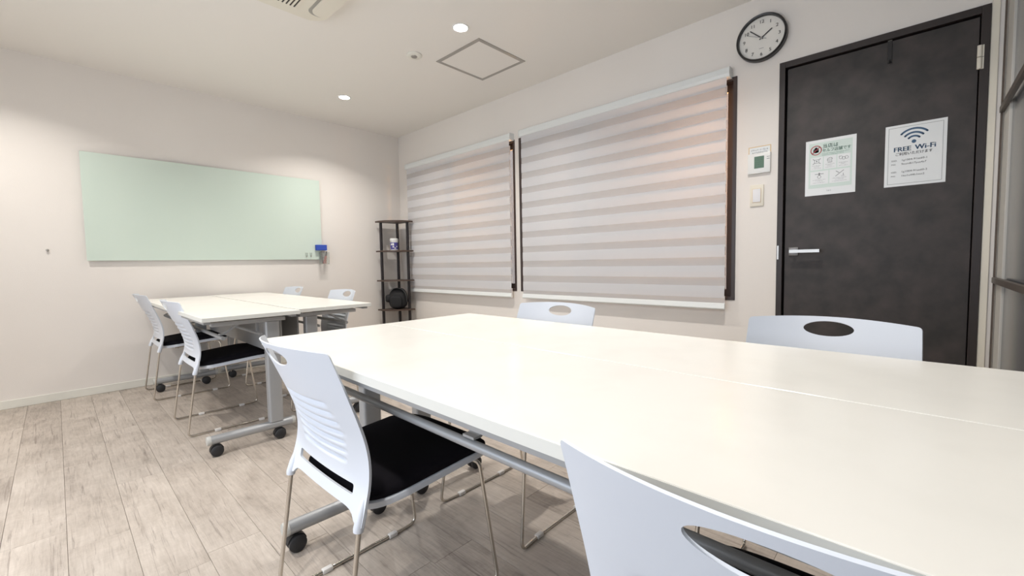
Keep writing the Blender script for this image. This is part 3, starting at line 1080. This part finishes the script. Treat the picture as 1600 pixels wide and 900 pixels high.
def table(label, x, y, L, inset, rz, flip):
    """Local frame: long axis y, user side at -x (flip turns the table round). Origin: centre on the floor."""
    r = thing('folding_table', label, 'table', (x, y, 0), rz + (PI if flip else 0), 'white folding tables')
    w, l = 0.2245, L / 2
    tp = MB().box(-w, w, -l, l, TZ - 0.021, TZ, bev=0.0012).build('tabletop', MT['top'], r)
    for sx in (-1, 1):
        MB().box(min(sx * w, sx * (w + 0.0012)), max(sx * w, sx * (w + 0.0012)), -l, l, TZ - 0.0205, TZ - 0.0012).build('edge_band', MT['edge'], tp)
        MB().box(-w, w, min(sx * l, sx * (l + 0.0012)), max(sx * l, sx * (l + 0.0012)), TZ - 0.0205, TZ - 0.0012).build('edge_band', MT['edge'], tp)
    for sx in (-1, 1):
        MB().box(sx * 0.2 - 0.014, sx * 0.2 + 0.014, -l + 0.03, l - 0.03, TZ - 0.036, TZ - 0.0212).build('side_rail', MT['steel'], r)
    ends = [(1, inset if not flip else 0.12), (-1, 0.12 if not flip else inset)]
    px = 0.112
    for s, ins in ends:
        yy = s * (l - ins)
        MB().box(-0.170, 0.180, yy - 0.022, yy + 0.022, TZ - 0.058, TZ - 0.0365, bev=0.003).build('cross_beam', MT['steel'], r, 30)
        MB().prism(rrect(px - 0.036, px + 0.036, yy - 0.024, yy + 0.024, 0.012, 4), 0.105, TZ - 0.0585, 'z').build('leg', MT['steel'], r, 30)
        ft = MB().tube([(-0.195, yy, 0.085), (0.192, yy, 0.085)], 0.0225, 18).build('foot_bar', MT['steel'], r, 40)
        m_ = MB()
        m_.lathe([(0.021, -0.213), (0.0235, -0.208), (0.0235, -0.1955)], (0, yy, 0.085), 'x', 18)
        m_.build('end_cap', MT['endcap'], ft, 40)
        m_ = MB()
        m_.lathe([(0.0235, 0.1925), (0.0235, 0.206), (0.021, 0.211)], (0, yy, 0.085), 'x', 18)
        m_.build('end_cap', MT['endcap'], ft, 40)
        for cx in (-0.172, 0.128):
            m_ = MB()
            for sy_ in (-1, 1):
                m_.lathe([(0.004, sy_ * 0.003), (0.026, sy_ * 0.004), (0.0285, sy_ * 0.009), (0.0285, sy_ * 0.020), (0.022, sy_ * 0.025), (0.0, sy_ * 0.026)], (cx, yy, 0.029), 'y', 22)
            hood = [(cx + 0.031 * math.cos(math.radians(t)), 0.031 + 0.031 * math.sin(math.radians(t))) for t in range(10, 171, 20)]
            m_.prism(hood, yy - 0.012, yy + 0.012, 'y')
            m_.build('caster', MT['caster'], ft, 40)
    # modesty panel, hanging rails and their brackets
    ya, yb = -l + ends[1][1] + 0.03, l - ends[0][1] - 0.03
    MB().box(0.168, 0.176, ya, yb, 0.455, TZ - 0.0365).build('modesty_panel', MT['panel'], r)
    for xx, rr in ((-0.115, 0.0100), (0.060, 0.008)):
        MB().tube([(xx, ya - 0.03, 0.598), (xx, yb + 0.03, 0.598)], rr, 14).build('storage_rail', MT['steel'], r, 40)
    for t in (0.02, 0.46, 0.98):
        yy = ya + (yb - ya) * t
        m_ = MB()
        m_.prism([(-0.120, 0.6108), (-0.100, 0.6108), (0.010, 0.682), (0.070, 0.682), (0.070, 0.7005), (0.064, 0.7005), (0.064, 0.688), (0.006, 0.688), (-0.104, 0.616), (-0.120, 0.616)], yy - 0.017, yy + 0.017, 'y')
        m_.box(0.054, 0.066, yy - 0.006, yy + 0.006, 0.606, 0.682)
        m_.build('rail_bracket', MT['steel'], r)
    return r


TY = 0.685
RZ = math.radians(-1.0)
LF = 1.80
cyf = 1.585 - LF / 2
table('front white folding table nearest the camera, black seats tucked under its left edge', 0.672, cyf, LF, 0.075, RZ, False)
table('front white folding table on the door and window side, two white chairs behind it', 1.1245, cyf - 0.008, LF, 0.075, RZ, True)
LB = 2.02
table('rear white folding table along the left, two white chairs at its outer side', 0.694, 2.475 + LB / 2, LB, 0.19, 0, False)
table('rear white folding table nearer the corner rack, set slightly back from its neighbour', 1.1560, 2.545 + LB / 2, LB, 0.19, 0, True)


# ------------------------------------------------------------------ chairs
def interp(t, tab):
    """Catmull-Rom through the table, so the moulding stays smooth."""
    if t <= tab[0][0]:
        return tab[0][1]
    if t >= tab[-1][0]:
        return tab[-1][1]
    i = max(k for k in range(len(tab) - 1) if tab[k][0] <= t)
    (x1, y1), (x2, y2) = tab[i], tab[i + 1]
    x0, y0 = tab[i - 1] if i else (2 * x1 - x2, 2 * y1 - y2)
    x3, y3 = tab[i + 2] if i + 2 < len(tab) else (2 * x2 - x1, 2 * y2 - y1)
    h = x2 - x1
    m1, m2 = (y2 - y0) / (x2 - x0) * h, (y3 - y1) / (x3 - x1) * h
    k = (t - x1) / h
    return (2 * k ** 3 - 3 * k ** 2 + 1) * y1 + (k ** 3 - 2 * k ** 2 + k) * m1 + (3 * k ** 2 - 2 * k ** 3) * y2 + (k ** 3 - k ** 2) * m2


HALF = [(0.345, 0.220), (0.40, 0.217), (0.48, 0.213), (0.58, 0.209), (0.70, 0.207), (0.79, 0.205)]
EDGE = [(0.345, 0.043), (0.40, 0.060), (0.455, 0.074), (0.505, 0.077), (0.555, 0.070), (0.61, 0.054), (0.66, 0.037), (0.72, 0.016), (0.79, -0.010)]
DIP = [(0.345, 0.004), (0.44, 0.012), (0.52, 0.026), (0.65, 0.040), (0.79, 0.054)]


def back_point(w, z):
    h = interp(z, HALF)
    k = max(-1.05, min(1.05, w / h))
    x = interp(z, EDGE) - interp(z, DIP) * (1 - k * k)
    # moulded ribs across the lumbar part
    if 0.478 < z < 0.652:
        ph = (z - 0.478) / 0.0248
        lim = 0.150 - 0.02 * abs((z - 0.565) / 0.087)
        fade = max(0.0, min(1.0, (lim - abs(w)) / 0.022))
        x += 0.0075 * fade * (0.5 - 0.5 * math.cos(2 * PI * ph)) ** 1.6
    return x


def in_poly(p, poly):
    c = False
    n_ = len(poly)
    for i in range(n_):
        a, d_ = poly[i], poly[i - 1]
        if (a[1] > p[1]) != (d_[1] > p[1]) and p[0] < (d_[0] - a[0]) * (p[1] - a[1]) / (d_[1] - a[1]) + a[0]:
            c = not c
    return c


def backrest_mesh():
    ztop = lambda w: 0.780 - 0.008 * (w / 0.2) ** 2
    right = []
    z = 0.366
    while z < 0.758:
        right.append((interp(z, HALF), z))
        z += 0.011
    rc = 0.009
    cx, cz = interp(0.757, HALF) - rc, 0.762
    for k in range(0, 8):
        a = math.radians(90 * k / 7)
        right.append((cx + rc * math.cos(a) * 1.0, cz + (ztop(cx) - cz) * math.sin(a)))
    top = [(w, ztop(w)) for w in [cx - 0.011 * i for i in range(1, int(2 * cx / 0.011))]]
    left = [(-a, c) for a, c in reversed(right)]
    # bottom: leg sleeves at the corners, shallow arch between
    bot = [(-0.190, 0.366)]
    for i in range(0, 31):
        w = -0.182 + 0.364 * i / 30
        bot.append((w, 0.389 - 0.020 * abs(w / 0.182) ** 12))
    bot.append((0.190, 0.366))
    outer = right + top + left + bot
    slot = rrect(-0.158, 0.158, 0.418, 0.442, 0.006, 3)
    slot2 = []
    for i in range(len(slot)):
        a, c = Vector(slot[i]), Vector(slot[(i + 1) % len(slot)])
        n_ = max(1, int((c - a).length / 0.012))
        slot2 += [tuple(a.lerp(c, k / n_)) for k in range(n_)]
    hole = [(0.062 * math.cos(2 * PI * k / 40), 0.7455 + 0.0215 * math.sin(2 * PI * k / 40)) for k in range(40)]
    loops = [outer, slot2, hole]
    pts, edges = [], []
    for lp in loops:
        o = len(pts)
        pts += lp
        edges += [(o + i, o + (i + 1) % len(lp)) for i in range(len(lp))]
    nb = len(pts)
    z = 0.374
    while z < 0.776:
        st_ = 0.0036 if 0.474 < z < 0.656 else 0.010
        nw = 36
        for i in range(-nw // 2, nw // 2 + 1):
            w = i * 0.0122
            p = (w, z)
            if not in_poly(p, outer) or in_poly(p, slot2) or in_poly(p, hole):
                continue
            if min(abs(w - q_[0]) + abs(z - q_[1]) for q_ in pts[:nb]) < 0.006:
                continue
            pts.append(p)
        z += st_
    vv, ee, ff, _, _, _ = delaunay_2d_cdt([Vector(p) for p in pts], edges, [], 0, 1e-6)
    fs = []
    for f in ff:
        c = sum((vv[i] for i in f), Vector((0, 0))) / 3
        if in_poly(c, outer) and not in_poly(c, slot2) and not in_poly(c, hole):
            fs.append(tuple(f))
    v3 = [Vector((back_point(p.x, p.y), p.x, p.y)) for p in vv]
    # vertex normals by area weighting
    nm = [Vector() for _ in v3]
    for f in fs:
        n_ = (v3[f[1]] - v3[f[0]]).cross(v3[f[2]] - v3[f[0]])
        for i in f:
            nm[i] += n_
    T = lambda z: 0.0070 - 0.0037 * max(0.0, min(1.0, (z - 0.60) / 0.14))   # the shell thins towards its top edge
    nv = len(v3)
    fr = [(p + n_.normalized() * T(p.z) * (1 if n_.x > 0 else -1) if n_.length else p) for p, n_ in zip(v3, nm)]
    cnt = {}
    for f in fs:
        for i in range(3):
            e_ = (f[i], f[(i + 1) % 3])
            cnt[e_] = 1
    allv = v3 + fr
    allf = [tuple(reversed(f)) for f in fs] + [tuple(i + nv for i in f) for f in fs]
    for (a, c) in cnt:
        if (c, a) not in cnt:
            allf.append((a, c, c + nv, a + nv))
    m_ = MB().add([p[:] for p in allv], allf)
    # sleeves that take the rear legs
    for s in (-1, 1):
        m_.tube([(0.049, s * 0.2055, 0.353), (0.0500, s * 0.2055, 0.360), (0.060, s * 0.204, 0.390), (0.070, s * 0.203, 0.420)], [0.0115, 0.0125, 0.0120, 0.007], 14)
    return m_


def make_chair():
    r = thing('stacking_chair', 'chair', 'chair', (0, 0, 0), 0, 'white stacking chairs')
    backrest_mesh().build('backrest', MT['plastic'], r, 38)
    # seat shell and cushion
    def ring(sc, off, z, drop):
        out = []
        for k in range(48):
            a = 2 * PI * k / 48
            ca, sa = math.cos(a), math.sin(a)
            px_ = math.copysign(abs(ca) ** 0.42, ca) * (0.218 - off) * sc + 0.284
            hw_ = 0.201 + 0.010 * (px_ - 0.03) / 0.4
            py_ = math.copysign(abs(sa) ** 0.42, sa) * (hw_ - off) * sc
            t = max(0.0, (px_ - 0.34) / 0.14)
            sad = -0.008 * max(0, 1 - (py_ / 0.2) ** 2) * (1 - t)
            out.append((px_, py_, z + 0.012 + 0.085 * (px_ - 0.272) - drop * t * t + sad * (1 if z > 0.405 else 0)))
        return out

    def stack(rings, mt, name):
        vs, fs = [], []
        for q_ in rings:
            vs += q_
        n_ = 48
        for i in range(len(rings) - 1):
            for j in range(n_):
                fs.append((i * n_ + j, i * n_ + (j + 1) % n_, (i + 1) * n_ + (j + 1) % n_, (i + 1) * n_ + j))
        fs.append(tuple(range(n_)))
        c = len(vs)
        last = (len(rings) - 1) * n_
        mean = [sum(vs[last + j][k] for j in range(n_)) / n_ for k in range(3)]
        vs.append(tuple(mean))
        for j in range(n_):
            fs.append((last + j, last + (j + 1) % n_, c))
        return MB().add(vs, fs).build(name, mt, r, 50)
    stack([ring(0.96, 0.012, 0.372, 0.014), ring(1, 0.002, 0.375, 0.016), ring(1, 0.0, 0.390, 0.016), ring(1, 0.003, 0.3935, 0.016), ring(0.5, 0.002, 0.3935, 0.016)], MT['plastic'], 'seat_shell')
    stack([ring(1, 0.006, 0.3940, 0.016), ring(1, 0.002, 0.400, 0.018), ring(1, 0.002, 0.409, 0.022), ring(1, 0.007, 0.417, 0.026), ring(1, 0.020, 0.4235, 0.028), ring(0.80, 0.0, 0.4270, 0.026), ring(0.55, 0, 0.4280, 0.02), ring(0.25, 0, 0.4280, 0.01)], MT['seat'], 'seat_cushion')
    # sled frames: one bent rod per side
    for s in (-1, 1):
        path = [(0.0545, s * 0.2050, 0.380), (0.000, s * 0.208, 0.006), (0.395, s * 0.210, 0.006), (0.478, s * 0.218, 0.006), (0.428, s * 0.199, 0.386), (0.395, s * 0.155, 0.387), (0.150, s * 0.150, 0.366)]
        MB().tube(fillet(path, 0.028, 6), 0.0058, 10).build('leg_frame', MT['chrome'], r, 60)
        for gx, gy in ((0.144, 0.2088), (0.377, 0.2098)):
            MB().box(gx - 0.016, gx + 0.016, s * gy - 0.009, s * gy + 0.009, 0.0002, 0.0145, bev=0.003).build('glide', MT['glide'], r, 40)
    MB().tube([(0.395, -0.152, 0.3815), (0.395, 0.152, 0.3815)], 0.0050, 8).build('front_cross_bar', MT['chrome'], r, 60)
    MB().tube([(0.170, -0.150, 0.3625), (0.170, 0.150, 0.3625)], 0.0050, 8).build('rear_cross_bar', MT['chrome'], r, 60)
    return r


proto = make_chair()
spots = [
    (0.395, 1.120, 0.0, 'white chair at the far end of the front tables, its ribbed back toward the camera'),
    (0.370, 0.070, 1.5, 'white chair closest to the camera, its oval hand hole large at the bottom edge'),
    (1.492, 1.150, 180.0, 'white chair behind the front tables, below the wide blind'),
    (1.545, 0.190, 180.0, 'white chair behind the front tables, in front of the dark door'),
    (0.470, 3.200, 0.0, 'white chair at the outer side of the rear tables, nearer the camera'),
    (0.445, 4.230, 0.0, 'white chair at the outer side of the rear tables, against the far wall'),
    (1.500, 3.200, 180.0, 'white chair tucked at the rear tables, its back toward the corner rack'),
    (1.490, 4.150, 180.0, 'white chair at the rear tables closest to the blue eraser and pen cup'),
]
for i, (x, y, a, lb) in enumerate(spots):
    o = proto if i == 0 else copy_tree(proto)
    o.location = (x, y, 0)
    o.rotation_euler = (0, 0, math.radians(a))
    o['label'] = lb
